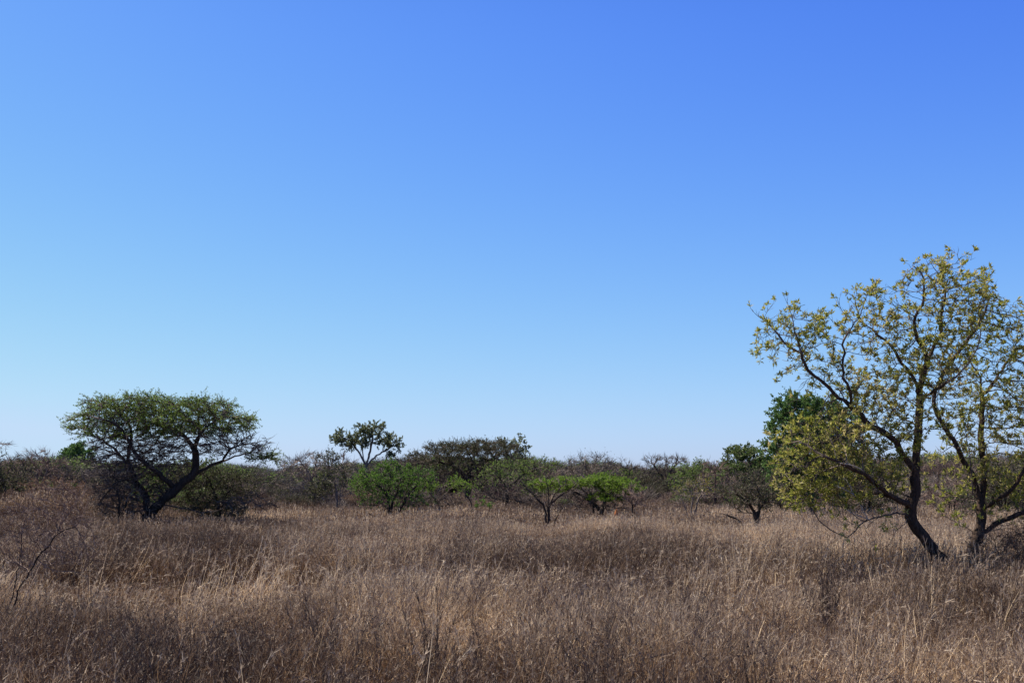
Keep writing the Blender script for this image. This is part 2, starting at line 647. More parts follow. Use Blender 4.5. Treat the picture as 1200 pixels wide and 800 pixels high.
# ------------------------------------------------------------------ grass tufts
def ribbon(V, Q, T, p, d, L, wd, seg, curl, wind=0.0):
    """one bending blade"""
    side = np.cross(d, (rng.normal(), rng.normal(), 0.4))
    side = side / max(np.linalg.norm(side), 1e-6)
    b = len(V)
    q = p.copy(); dd = d.copy()
    cv = rng.normal(size=3) * curl
    cv[2] -= abs(curl) * 0.9
    cv[0] += wind
    for i in range(seg + 1):
        ww = wd * (1 - 0.75 * (i / seg)) * 0.5
        V.append(q - side * ww); V.append(q + side * ww)
        if i < seg:
            q = q + dd * (L / seg)
            dd = dd + cv / seg
            dd = dd / np.linalg.norm(dd)
    for i in range(seg):
        Q.append((b + 2 * i, b + 2 * i + 1, b + 2 * i + 3, b + 2 * i + 2))
    return q, dd


def tuft(name, rad, n_culm, h, wd, n_leaf, seg, head=5, head_w=0.006, lean=0.22, wind=0.35):
    V, Q, T, mi = [], [], [], []
    for i in range(n_culm):
        a = rng.random() * 2 * math.pi
        r = rad * math.sqrt(rng.random())
        p = np.array((math.cos(a) * r, math.sin(a) * r, -0.03))
        d = np.array((math.cos(a) * lean * rng.random(), math.sin(a) * lean * rng.random(), 1.0)) + rng.normal(size=3) * 0.13
        d = d / np.linalg.norm(d)
        L = h * (0.45 + 0.65 * rng.random())
        n0 = len(Q)
        q, dd = ribbon(V, Q, T, p, d, L, wd * (0.7 + 0.6 * rng.random()), seg, 0.28 if rng.random() < 0.8 else 0.9, wind * rng.random())
        mi += [0] * (len(Q) - n0)
        if rng.random() < 0.75:
            for k in range(head):
                n0 = len(Q)
                hd = dd + rng.normal(size=3) * 0.35
                hd = hd / np.linalg.norm(hd)
                ribbon(V, Q, T, q - dd * L * 0.16 * rng.random(), hd, 0.03 + 0.05 * rng.random(), head_w, 1, 0.1, 0.1)
                mi += [1] * (len(Q) - n0)
    for i in range(n_leaf):
        a = rng.random() * 2 * math.pi
        r = rad * 1.3 * math.sqrt(rng.random())
        p = np.array((math.cos(a) * r, math.sin(a) * r, h * 0.45 * rng.random() ** 1.5 - 0.02))
        d = np.array((rng.normal() * 0.7, rng.normal() * 0.7, 0.75))
        d = d / np.linalg.norm(d)
        n0 = len(Q)
        ribbon(V, Q, T, p, d, h * (0.15 + 0.3 * rng.random()), wd * 1.25, max(2, seg - 1), 0.9)
        mi += [0] * (len(Q) - n0)
    return bpy.data.objects.new(name, mesh_from(name, V, [Q], [M['grass'], M['seed']], mi))


def forb(name, h, n_stem, wd, n_br):
    V, Q, T = [], [], []
    for s in range(n_stem):
        p = np.array((rng.normal() * 0.08, rng.normal() * 0.08, -0.03))
        d = np.array((rng.normal() * 0.16 + 0.05, rng.normal() * 0.16, 1.0)); d /= np.linalg.norm(d)
        L = h * (0.55 + 0.55 * rng.random())
        q = p.copy()
        for k in range(6):
            q2 = q + d * L / 6
            ribbon(V, Q, T, q, d, L / 6 * 1.05, wd * (1.2 - k * 0.13), 1, 0.0)
            q = q2
            d = d + rng.normal(size=3) * 0.09; d /= np.linalg.norm(d)
            if k >= 1:
                for b in range(n_br):
                    bd = d + rng.normal(size=3) * 0.55; bd[2] += 0.3; bd /= np.linalg.norm(bd)
                    e, ed = ribbon(V, Q, T, q, bd, L * (0.08 + 0.18 * rng.random()), wd * 0.55, 2, 0.3)
                    if rng.random() < 0.6:
                        ribbon(V, Q, T, e, unit(rng.normal(size=3)), 0.012, wd * 1.8, 1, 0.0)
    return bpy.data.objects.new(name, mesh_from(name, V, [Q], [M['forb']]))


gcol = bpy.data.collections.new('grass_tufts')
variants = {'near': [], 'nearf': [], 'mid': [], 'midf': [], 'far': [], 'bright': []}
vi = 0


def add_var(kind, o):
    global vi
    gcol.objects.link(o)
    variants[kind].append(vi)
    vi += 1


for i in range(7):
    add_var('near', tuft('grass_tuft_%02d' % vi, 0.12, 23, 0.74, 0.0062, 22, 4))
for i in range(5):
    add_var('nearf', forb('grass_tuft_%02d' % vi, 0.76, 6, 0.0075, 3))
for i in range(5):
    add_var('mid', tuft('grass_tuft_%02d' % vi, 0.22, 32, 0.74, 0.0105, 22, 3, 3, 0.012))
for i in range(3):
    add_var('midf', forb('grass_tuft_%02d' % vi, 0.72, 11, 0.010, 2))
for i in range(5):
    add_var('far', tuft('grass_tuft_%02d' % vi, 0.75, 90, 0.80, 0.018, 50, 2, 2, 0.03))
for i in range(2):   # taller pale stems with plumes that stand out of the sward
    add_var('bright', tuft('grass_tuft_%02d' % vi, 0.05, 7, 1.0, 0.0075, 6, 5, 12, 0.008, 0.3, 0.6))


def fbm(x, y, s, z):
    return noise.noise((x * s, y * s, z)) + 0.5 * noise.noise((x * s * 2.1, y * s * 2.1, z + 7))


# thin places where red soil shows, in world metres (x, y, radius x, radius y)
BARE = []
for px, py, rx, ry in ((172, 690, 34, 7), (300, 684, 34, 6), (392, 678, 16, 8), (330, 604, 50, 3)):
    Dg = (EYE - 0.05) * F / (py - HOR)
    q = at(px, HOR, Dg)
    BARE.append((q[0], Dg, rx * Dg / F, ry * Dg * Dg / F / EYE))


def scatter():
    P, ROT, SC, ID, TINT = [], [], [], [], []

    def put(x, y, kind, sc, tint, tall=1.0):
        P.append((x, y, terrain(x, y)))
        ROT.append((rng.normal() * 0.08 + 0.25 * fbm(x, y, 0.3, 91.0), rng.normal() * 0.10 + 0.30 * fbm(x, y, 0.3, 95.0), rng.random() * 6.283 if kind == 'far' else rng.normal() * 0.9))
        SC.append((sc * (0.85 + 0.3 * rng.random()), sc, sc * tall))
        ID.append(variants[kind][rng.integers(len(variants[kind]))])
        TINT.append(tint)

    def field(x, y):
        """(pale 0..1, height factor, herb share)"""
        u = x / max(y, 1) * F + 600
        a = fbm(x, y, 0.16, 1.0); b = fbm(x, y, 0.33, 5.0); c = fbm(x, y, 0.9, 9.0)
        pale = 0.42 + 0.75 * a + 0.35 * c + 0.5 * fbm(x * 0.5, y, 0.05, 12.0)
        if 19 < y < 60:
            pale += 0.22 * min(1, (y - 19) / 10) * (0.4 + 0.6 * math.exp(-((u - 960) / 210) ** 2))
        if y > 38:
            pale += 0.12 * math.exp(-((u - 360) / 110) ** 2)
        if u < 330 and y < 40:
            pale -= 0.20
        if y < 16:
            pale -= 0.19
        if x < -14 and y > 42:
            pale -= 0.30
        pale += 0.12 * math.exp(-((u - 470) / 70) ** 2) * (1 if y < 22 else 0)
        tall = 0.92 + 0.36 * b + 0.12 * a + 0.25 * c + (0.10 if y > 22 else 0)
        tall += 0.25 * math.exp(-((x - 8.9) / 2.6) ** 2 - ((y - 22.0) / 1.8) ** 2)
        lz = ((x + 5.2) / 2.9) ** 2 + ((y - 19.5) / 4.2) ** 2
        if lz < 1.2:
            tall *= 0.42 + 0.45 * max(0, lz - 0.2)
        herb = 0.30 + 0.35 * fbm(x, y, 0.22, 21.0)
        return min(max(pale, 0), 1), min(max(tall, 0.28), 1.4), herb

    def bare(x, y):
        for bx, by, rx, ry in BARE:
            if ((x - bx) / rx) ** 2 + ((y - by) / ry) ** 2 < 1:
                return True
        g = fbm(x, y, 0.75, 33.0)
        return g > 0.62 or (g > 0.28 and rng.random() < 0.55)

    tn = math.tan(math.radians(28))

    def wedge(y0, y1, dens, fn):
        pad = 5.0       # the sward goes on beyond the edges of the view
        n = int(dens * ((y1 * y1 - y0 * y0) * tn + 2 * pad * (y1 - y0)))
        c0, c1 = tn * y0 * y0 / 2 + pad * y0, tn * y1 * y1 / 2 + pad * y1
        q = c0 + rng.random(n) * (c1 - c0)
        y = (-pad + np.sqrt(pad * pad + 2 * tn * q)) / tn
        x = (rng.random(n) * 2 - 1) * (tn * y + pad)
        for a, b in zip(x, y):
            fn(float(a), float(b))

    def near(x, y):
        pale, tall, herb = field(x, y)
        if bare(x, y) and rng.random() < 0.9:
            return
        k = 'nearf' if rng.random() < herb else 'near'
        put(x, y, k, 0.9 + 0.3 * rng.random(), pale + 0.2 * rng.normal(), tall)

    def mid(x, y):
        pale, tall, herb = field(x, y)
        if bare(x, y) and rng.random() < 0.9:
            return
        k = 'midf' if rng.random() < herb * 0.8 else 'mid'
        put(x, y, k, 0.9 + 0.35 * rng.random(), pale + 0.15 * rng.normal(), tall)

    def far(x, y):
        pale, tall, herb = field(x, y)
        if bare(x, y) and rng.random() < 0.4:
            return
        put(x, y, 'far', 0.9 + 0.4 * rng.random(), pale + 0.1 * rng.normal() - (0.1 if y > 70 else 0), tall)

    wedge(3.0, 17.5, 25, near)
    wedge(16.5, 44, 13, mid)
    wedge(42, 150, 2.2, far)
    def clump(x, y):
        if fbm(x, y, 0.2, 81.0) < (0.05 if y < 14 else -0.15):
            return
        t = (0.40 if y < 14 else 0.70) + 0.5 * rng.random(); sc = 0.75 + 0.5 * rng.random(); lean = rng.normal() * 0.22 + 0.12
        r = 0.15 + 0.45 * rng.random()
        for i in range(rng.integers(2, 9)):
            a, b = x + rng.normal() * r, y + rng.normal() * r
            P.append((a, b, terrain(a, b))); ROT.append((rng.normal() * 0.1, lean + rng.normal() * 0.08, rng.normal() * 0.7))
            q = sc * (0.8 + 0.3 * rng.random())
            SC.append((q, q, q)); ID.append(variants['bright'][rng.integers(2)]); TINT.append(t + 0.15 * rng.normal())

    wedge(5.0, 45, 0.75, clump)
    wedge(5.5, 24, 0.55, lambda x, y: put(x, y, 'bright', 0.75 + 0.45 * rng.random(), 0.45 + 0.5 * rng.random()))
    me = bpy.data.meshes.new('dry_grass')
    me.from_pydata(P, [], [])
    for nm, typ, data, key in (('rot', 'FLOAT_VECTOR', ROT, 'vector'), ('scl', 'FLOAT_VECTOR', SC, 'vector'),
                               ('vid', 'INT', ID, 'value'), ('tint', 'FLOAT', TINT, 'value')):
        a = me.attributes.new(nm, typ, 'POINT')
        a.data.foreach_set(key, np.array(data, dtype=(np.int32 if typ == 'INT' else np.float32)).ravel())
    o = link('dry_grass', me)
    o['kind'] = 'stuff'
    o['label'] = 'tall dry brown grass and dead herbs covering the whole plain'
    o['category'] = 'grass'
    instancer(o, gcol)


def instancer(o, coll):
    ng = bpy.data.node_groups.new('scatter_' + o.name, 'GeometryNodeTree')
    ng.interface.new_socket('Geometry', in_out='INPUT', socket_type='NodeSocketGeometry')
    ng.interface.new_socket('Geometry', in_out='OUTPUT', socket_type='NodeSocketGeometry')
    N = ng.nodes
    gi = N.new('NodeGroupInput'); go = N.new('NodeGroupOutput')
    ci = N.new('GeometryNodeCollectionInfo')
    ci.inputs['Collection'].default_value = coll
    ci.inputs['Separate Children'].default_value = True
    ci.inputs['Reset Children'].default_value = True
    ip = N.new('GeometryNodeInstanceOnPoints')
    ip.inputs['Pick Instance'].default_value = True

    def attr(nm, t):
        a = N.new('GeometryNodeInputNamedAttribute')
        a.data_type = t
        a.inputs['Name'].default_value = nm
        return a.outputs['Attribute']
    ng.links.new(gi.outputs[0], ip.inputs['Points'])
    ng.links.new(ci.outputs[0], ip.inputs['Instance'])
    ng.links.new(attr('vid', 'INT'), ip.inputs['Instance Index'])
    ng.links.new(attr('rot', 'FLOAT_VECTOR'), ip.inputs['Rotation'])
    ng.links.new(attr('scl', 'FLOAT_VECTOR'), ip.inputs['Scale'])
    ng.links.new(ip.outputs[0], go.inputs[0])
    m = o.modifiers.new('scatter', 'NODES')
    m.node_group = ng


scatter()

# ------------------------------------------------------------------ the two trees on the right
Z = np.array
treeA = make_plant('combretum_tree', 'tall open yellow-green tree with a dark trunk leaning left and long limbs reaching left', 'tree', 1130, 22.0,
    [(['foot', (1108, 661, 0), (1098, 648, 0), (1082, 629, 0), (1067, 605, 0), (1071, 586, 0), (1074, 562, .05), (1069, 545, .05), (1057, 531, .0), (1042, 512, -.1), (1020, 501, -.2), (1010, 492, -.2), (991, 476, -.3), (972, 462, -.3), (957, 447, -.35), (941, 436, -.4), (933, 416, -.4), (927, 399, -.45), (920, 374, -.5), (915, 358, -.5)], None),
     ([(1074, 562, 0), (1077, 543, .15), (1079, 525, .2), (1083, 490, .3), (1084, 455, .35), (1075, 435, .4), (1062, 418, .4), (1052, 402, .4), (1038, 390, .4), (1024, 378, .4)], 0),
     ([(1083, 455, .3), (1090, 425, .2), (1086, 412, .1), (1076, 398, .0), (1069, 378, -.1), (1078, 360, -.1), (1080, 340, -.15), (1076, 322, -.2), (1068, 314, -.2)], 1),
     ([(1090, 425, .2), (1101, 405, .3), (1111, 386, .4), (1112, 362, .4), (1117, 340, .4), (1112, 318, .5), (1102, 302, .5)], 2),
     ([(941, 436, -.4), (922, 421, -.6), (908, 417, -.7), (897, 414, -.8)], 0),
     ([(933, 416, -.4), (916, 402, -.2), (905, 386, -.1), (890, 371, 0)], 0),
     ([(933, 416, -.4), (942, 400, -.7), (944, 384, -.8), (945, 368, -.9)], 0),
     ([(991, 476, -.3), (987, 460, -.5), (977, 446, -.6), (965, 429, -.7), (959, 410, -.8), (955, 395, -.8)], 0),
     ([(977, 446, -.6), (982, 416, -.4), (983, 400, -.3), (995, 386, -.2)], 7),
     ([(1071, 594, 0), (1057, 590, -.3), (1038, 583, -.5), (1015, 570, -.8), (991, 555, -1.1), (965, 546, -1.3), (940, 535, -1.5)], 0),
     ([(1067, 605, 0), (1044, 601, -.3), (1020, 604, -.5), (1000, 610, -.7), (988, 620, -.8), (978, 628, -.8)], 0),
     ([(1064, 606, 0), (1048, 614, -.5), (1037, 620, -.7), (1022, 636, -.9), (1005, 640, -1.0)], 0),
     ([(1069, 588, 0), (1058, 575, .3), (1046, 560, .5), (1030, 540, .8), (1010, 525, 1.0), (985, 512, 1.2), (955, 500, 1.3)], 0),
     ([(1038, 583, -.5), (1020, 576, .2), (985, 575, .5), (950, 562, .6), (925, 550, .6)], 9),
     ([(1082, 500, .3), (1066, 480, .8), (1052, 455, 1.0), (1035, 440, 1.2), (1020, 425, 1.2)], 1),
     ([(1084, 470, .3), (1100, 450, -.5), (1118, 430, -.7), (1130, 400, -.8)], 1)],
    [(925, 400, 36, 40), (905, 385, 22, 28), (950, 385, 26, 32), (965, 430, 34, 34), (1003, 375, 26, 34), (1028, 360, 34, 32), (1045, 400, 46, 44), (1090, 330, 38, 30),
     (1105, 312, 22, 20), (1120, 350, 50, 48), (1085, 420, 54, 50), (1010, 470, 50, 40), (1060, 490, 52, 44), (960, 520, 60, 34, -.6, .8, 1.7), (930, 545, 40, 34, -.8, .8, 2.0), (985, 560, 55, 30, -.5, .8, 1.7),
     (940, 580, 34, 22, -.5, .8, 2.0), (1030, 540, 46, 32), (1003, 610, 34, 14, -.5, .6, 1.2), (1075, 560, 26, 16, .5, 1, .7)],
    dm=5.0, tipped=True, dens=44, step=0.13, kill=0.18, r_base=0.112, r_tip=0.0046, split=0.020, bark='bark_red', twig='twig_dark', leaf='leaf_combretum',
    tw=(1.6, 0.18, 0.55, 0.0045), lf=(5.2, 0.095, 0.028), lf_up=0.3, depth=0.85, max_att=26000, iters=60)

make_plant('combretum_tree', 'grey-green tree with a forked leaning trunk at the right edge of the photograph', 'tree', 1124, 22.8,
    [(['foot', (1138, 648, 0), (1147, 625, 0), (1151, 605, .05), (1149, 584, .05), (1146, 572, .05), (1140, 556, 0), (1126, 538, -.05), (1115, 515, -.1), (1100, 494, -.1), (1092, 470, -.1), (1098, 450, -.1), (1108, 430, -.1), (1125, 408, -.1), (1142, 385, -.1), (1152, 365, -.1), (1158, 345, -.1)], None),
     ([(1147, 627, 0), (1151, 624, 0), (1166, 612, -.1), (1181, 605, -.2), (1200, 597, -.3), (1222, 585, -.4), (1245, 560, -.5), (1260, 520, -.5)], 0),
     ([(1149, 590, 0), (1158, 560, .2), (1159, 530, .3), (1159, 512, .4), (1163, 470, .5), (1161, 440, .5), (1150, 420, .6), (1144, 405, .6)], 0),
     ([(1161, 460, .5), (1175, 450, .6), (1190, 430, .7), (1202, 418, .8), (1215, 400, .8)], 2),
     ([(1149, 584, .0), (1128, 578, -.5), (1124, 560, -.6), (1120, 530, -.7), (1112, 500, -.8)], 0),
     ([(1144, 626, .0), (1128, 612, .4), (1115, 600, .6), (1110, 592, .7)], 0),
     ([(1150, 600, 0), (1168, 575, -.6), (1182, 545, -.8), (1195, 500, -.9), (1200, 460, -1)], 0),
     ([(1166, 612, -.1), (1190, 615, -.5), (1215, 622, -.7)], 1)],
    [(1165, 385, 42, 34), (1150, 345, 28, 26), (1185, 370, 18, 14), (1170, 440, 46, 44), (1215, 410, 36, 46), (1135, 470, 40, 44), (1180, 500, 50, 44), (1230, 480, 50, 56),
     (1130, 540, 36, 34), (1175, 560, 46, 30), (1225, 560, 50, 40), (1185, 590, 30, 14), (1150, 600, 26, 12), (1215, 600, 30, 14), (1100, 585, 20, 12)],
    dm=5.0, tipped=True, dens=46, step=0.13, kill=0.18, r_base=0.112, r_tip=0.0046, split=0.020, bark='bark_red', twig='twig_dark', leaf='leaf_combretum',
    tw=(1.6, 0.18, 0.55, 0.0045), lf=(4.8, 0.093, 0.027), lf_up=0.3, depth=0.85, max_att=24000, iters=60)

# pale dead branches low in the crown, attached to the long lower limb
def dead_part(root, D, limbs, r0, r1):
    b0 = np.array(root.location)
    for pts in limbs:
        V, Q = [], []
        q = [at(p[0], p[1], D) + np.array((0, p[2], 0)) - b0 for p in pts]
        nodes, par, _ = grow([(q, None)], np.zeros((0, 3)), 0.08, 1)
        v, f, d = tubes(nodes, par, np.linspace(r0, r1, len(nodes)), 0, 9)
        nb = len(V)
        V += list(v); Q += [tuple(i + nb for i in x) for x in f]
        idx = np.repeat(np.arange(len(nodes) // 3, len(nodes)), 3)
        Dr = unit(d[idx] + rng.normal(size=(len(idx), 3)) * .7)
        sv, sq, stt = spikes(nodes[idx], Dr, .08 + .2 * rng.random(len(idx)), np.full(len(idx), .003))
        nb = len(V)
        V += list(sv); Q += [tuple(x) for x in sq + nb]
        o = link('dead_twigs', mesh_from('dead_twigs', V, [Q], [M['pale']], smooth=True), root)
        o['label'] = 'bleached dead branch without leaves'


dead_part(treeA, 22.0, [[(1004, 608, -.7), (991, 591, -.9), (981, 578, -1.0), (962, 570, -1.2)], [(982, 580, -1.0), (976, 562, -.9)], [(990, 552, -1.1), (975, 547, -1.3), (961, 544, -1.4)],
    [(1006, 607, -.7), (990, 603, -.9), (972, 596, -1.1)]], .013, .0085)

# ------------------------------------------------------------------ the umbrella acacia on the left
make_plant('acacia_tree', 'large dark umbrella-crowned acacia with a leaning forked black trunk on the left', 'tree', 172, 47.0,
    [(['foot', (178, 600, 0), (186, 590, 0), (200, 578, 0), (216, 564, 0), (226, 556, 0), (229, 543, 0), (229, 528, 0), (226, 522, 0), (214, 512, .3), (202, 503, .4), (185, 498, .5), (165, 492, .6)], None),
     (['foot', (170, 592, .2), (166, 578, .3), (158, 566, .3), (150, 550, .4), (146, 530, .4), (150, 510, .5), (146, 495, .5), (140, 482, .5)], None),
     ([(205, 575, 0), (196, 560, -.5), (182, 546, -.8), (168, 532, -1), (160, 515, -1.2), (150, 500, -1.3), (130, 492, -1.4), (110, 488, -1.4)], 0),
     ([(229, 528, 0), (234, 516, -.3), (240, 508, -.5), (252, 497, -.6), (268, 490, -.8), (285, 490, -.9), (298, 495, -1)], 0),
     ([(226, 522, 0), (230, 505, .5), (226, 490, .8), (222, 478, 1)], 0),
     ([(226, 556, 0), (240, 548, .2), (258, 540, .4), (272, 534, .5), (290, 530, .6), (308, 534, .7), (320, 540, .8)], 0),
     ([(258, 540, .4), (268, 526, .2), (284, 520, 0), (300, 522, 0)], 5),
     ([(150, 550, .4), (138, 535, .6), (128, 525, .7), (112, 515, .8), (98, 508, .8)], 1),
     ([(158, 566, .3), (150, 562, -.3), (138, 568, -.5), (128, 580, -.6), (120, 592, -.6)], 1),
     ([(186, 590, 0), (205, 594, .3), (232, 600, .5), (252, 598, .6), (268, 588, .6), (286, 580, .6), (304, 584, .6), (318, 594, .6)], 0)],
    [(150, 477, 54, 13, 0, .9, 2.2), (115, 492, 36, 13, 0, .9, 1.4), (105, 505, 26, 9, 0, .9), (190, 478, 44, 13, 0, .9, 2.0), (235, 479, 44, 14, 0, .9, 1.8), (272, 495, 34, 12, 0, .9, 1.4), (200, 496, 60, 10, 0, .9),
     (286, 524, 34, 12, 0, .9, 2.4), (308, 536, 20, 7, 0, .9, 3.0), (225, 500, 50, 10, 0, .9, 1.6), (150, 498, 50, 12, 0, .9, 1.6), (88, 507, 14, 6, 0, .9, 2), (250, 525, 36, 12), (150, 520, 48, 18, 0, .9, 2.2), (158, 545, 50, 24, 0, .9, 3.2), (140, 578, 32, 28, 0, .8, 3.6), (178, 570, 26, 20, .6, .9, 2.0), (205, 522, 44, 14, 0, .9, 2.0), (255, 512, 40, 14, 0, .9, 1.6), (120, 545, 20, 18), (205, 545, 22, 14), (285, 590, 34, 10, 0, .6, 1.6)],
    dens=7.5, step=0.22, kill=0.34, r_base=0.215, r_tip=0.0075, split=0.04, flat=0.5, bark='char', twig='twig_dark', leaf='leaf_acacia',
    tw=(4.2, 0.42, 0.60, 0.0085), tw_up=0.10, lf=(8, 0.075, 0.032), lf_up=0.15, depth=0.9, max_att=20000, droop=-0.03,
    leaf_blobs=[(150, 474, 75, 20), (112, 491, 44, 18), (98, 505, 34, 10), (200, 478, 60, 22), (245, 480, 62, 20), (278, 495, 36, 15), (165, 500, 66, 14), (225, 500, 60, 12), (310, 535, 20, 6)])

make_plant('shrub', 'dark bushy shrub with dull green leaves under the right side of the big acacia', 'shrub', 256, 49.5,
    [(['foot', (255, 590), (250, 575), (245, 560)], None), (['foot', (262, 585), (272, 572)], None)],
    [(252, 575, 34, 26), (225, 560, 28, 20), (280, 572, 26, 20), (255, 597, 34, 14), (230, 590, 24, 12)], dens=16, step=.2, kill=.32, r_base=.07, r_tip=.007, split=.03,
    bark='char', twig='twig_dark', leaf='leaf_dull', tw=(4, .32, .7, .006), lf=(5, .075, .04), depth=.9)
make_plant('leafless_shrub', 'dark tangled leafless shrub at the left foot of the big acacia', 'shrub', 140, 46,
    [(['foot', (140, 590), (134, 572)], None), (['foot', (148, 588), (156, 574)], None)], [(138, 580, 28, 26), (160, 590, 22, 16), (120, 585, 16, 18)], dens=16, step=.2, kill=.3, r_base=.05, r_tip=.008, split=.03,
    bark='char', twig='twig_dark', tw=(4, .36, .7, .007), depth=.9)
make_plant('shrub', 'green leafy shrub seen between the forked trunks of the big acacia', 'shrub', 192, 55,
    [(['foot', (192, 590), (190, 570), (186, 555)], None)], [(192, 560, 36, 18), (235, 556, 30, 16), (170, 585, 20, 12)], dens=6, step=.22, kill=.36, r_base=.06, r_tip=.007, split=.03,
    bark='char', twig='twig_dark', leaf='leaf_acacia', tw=(4, .32, .7, .006), lf=(6, .09, .05), depth=.9)
# ------------------------------------------------------------------ dead shrub in the left foreground
make_plant('dead_shrub', 'leafless dead shrub with a leaning black stem and pale broken sticks in the left foreground', 'dead shrub', 10, 15.0,
    [(['foot', (22, 692), (35, 672), (44, 655), (56, 640), (66, 626), (75, 621), (88, 618), (95, 606)], None),
     (['foot', (34, 660, .4), (50, 620, .5), (60, 590, .6)], None),
     (['foot', (15, 660, .2), (18, 620, .2), (25, 590, .3)], None),
     ([(35, 672), (28, 668, .1), (8, 654, .2)], 0), ([(44, 655), (54, 668, .2), (80, 672, .3)], 0), ([(66, 626), (74, 600, .2), (88, 575, .3)], 0)],
    [(66, 610, 44, 44), (40, 640, 40, 34), (88, 640, 30, 26), (20, 610, 26, 30)], dm=1, dens=4000, step=.085, kill=.11, r_base=.015, r_tip=.003, split=.009,
    bark='char', twig='twig_red', tw=(1.6, .16, .6, .0028), depth=.9, max_att=8000)
for k, (pts, d) in enumerate([([(84, 625), (76, 645), (68, 664)], 14.6), ([(6, 652), (28, 664), (33, 672)], 14.7)]):
    pass

# ------------------------------------------------------------------ mid-distance trees and shrubs, left to right
B = dict(depth=.95)
make_plant('thorn_tree', 'bare twigs of a thorn tree reaching in from the left edge above the dark bushes', 'tree', -42, 55,
    [(['foot', (-42, 580), (-36, 550), (-20, 530), (-6, 521)], None), ([(-36, 550), (-55, 530), (-70, 520)], 0)],
    [(-12, 523, 24, 9), (-50, 522, 34, 14), (-30, 545, 30, 16)], dens=6, step=.22, kill=.36, r_base=.11, r_tip=.008, split=.035, twig='twig_red', tw=(3.5, .4, .5, .006), **B)
make_plant('thicket_bush', 'dark bushy thicket shrub with green leaves at its foot, at the left edge', 'bush', 6, 58,
    [(['foot', (6, 580), (2, 560)], None), (['foot', (14, 575), (22, 560)], None)], [(2, 560, 34, 24), (20, 580, 26, 18), (-25, 560, 34, 30)], dens=6.5, step=.25, kill=.4, r_base=.08, r_tip=.008, split=.035,
    bark='char', twig='twig_dark', leaf='leaf_dull', tw=(5, .38, .7, .007), lf=(3, .09, .05), **B)
make_plant('thicket_bush', 'grey-purple leafless rounded bush on the left skyline, left of the round green tree', 'bush', 44, 85,
    [(['foot', (44, 565), (44, 550)], None), (['foot', (52, 560), (60, 545)], None)], [(46, 546, 30, 20), (20, 552, 28, 18), (66, 552, 22, 16)], dens=2.2, step=.32, kill=.5, r_base=.10, r_tip=.011, split=.045,
    bark='bark_grey', twig='twig_red', tw=(6, .55, .6, .009), **B)
make_plant('round_tree', 'small round deep green tree on the skyline left of the big acacia', 'tree', 91, 150,
    [(['foot', (91, 560), (91, 545)], None), ([(91, 552), (80, 538)], 0), ([(91, 552), (103, 538)], 0)], [(91, 532, 15, 11), (79, 537, 10, 9), (103, 537, 9, 9), (91, 541, 18, 8)], dens=1.6, step=.5, kill=.7, r_base=.22, r_tip=.02, split=.08,
    leaf='leaf_deep', tw=(5, .6, .8, .012), lf=(12, .26, .17), **B)
make_plant('scrub_bush', 'low reddish-brown dry bush on the rise at the left', 'bush', 62, 56,
    [(['foot', (62, 575)], None), (['foot', (75, 572)], None)], [(60, 572, 34, 12), (95, 576, 26, 12), (30, 578, 22, 12)], dens=6, step=.2, kill=.34, r_base=.04, r_tip=.006, split=.02,
    bark='bark_red', twig='twig_red', leaf='leaf_dry', tw=(5, .3, .8, .006), lf=(2.5, .07, .04), **B)
make_plant('leafless_bush', 'grey-purple leafless bush with a rounded top right of the big acacia', 'bush', 368, 74,
    [(['foot', (368, 575), (362, 555), (352, 540)], None), (['foot', (376, 570), (388, 550)], None), (['foot', (366, 560), (372, 540)], None)],
    [(360, 548, 34, 20), (392, 552, 30, 20), (345, 560, 24, 18), (380, 572, 34, 14)], dens=3.6, step=.28, kill=.44, r_base=.10, r_tip=.009, split=.04,
    bark='bark_grey', twig='twig_grey', tw=(6, .5, .6, .008), **B)
make_plant('shrub', 'slim shrub with upright stems and dull green top between grey bush and green tree', 'shrub', 396, 68,
    [(['foot', (394, 575), (388, 555), (384, 540)], None), (['foot', (400, 570), (404, 552)], None)], [(384, 538, 14, 10), (396, 560, 20, 16), (375, 575, 18, 12)], dens=6, step=.22, kill=.36, r_base=.06, r_tip=.008, split=.03,
    bark='bark_grey', twig='twig_dark', leaf='leaf_dull', tw=(3.5, .35, .6, .007), lf=(4, .10, .06), **B)
make_plant('broadleaf_tree', 'pale green broad-leaved tree with clumped flat crown above the skyline', 'tree', 427, 110,
    [(['foot', (428, 560), (428, 546), (424, 535), (417, 525), (410, 516), (398, 512)], None),
     ([(428, 548), (432, 535), (435, 522), (437, 510), (434, 503)], 0), ([(428, 548), (438, 536), (448, 530), (458, 524)], 0), ([(424, 538), (424, 524), (420, 514)], 0)],
    [(399, 512, 11, 7), (396, 517, 8, 5), (416, 515, 13, 7), (434, 502, 15, 6), (425, 508, 10, 5), (436, 512, 8, 5), (452, 518, 14, 6), (464, 523, 9, 6), (410, 523, 10, 5), (428, 519, 12, 5), (456, 531, 8, 4)], dens=6.5, step=.3, kill=.4, r_base=.18, r_tip=.016, split=.06,
    bark='bark_grey', twig='twig_dark', leaf='leaf_broad', tw=(2.5, .45, .8, .012), lf=(20, .135, .08), **B)
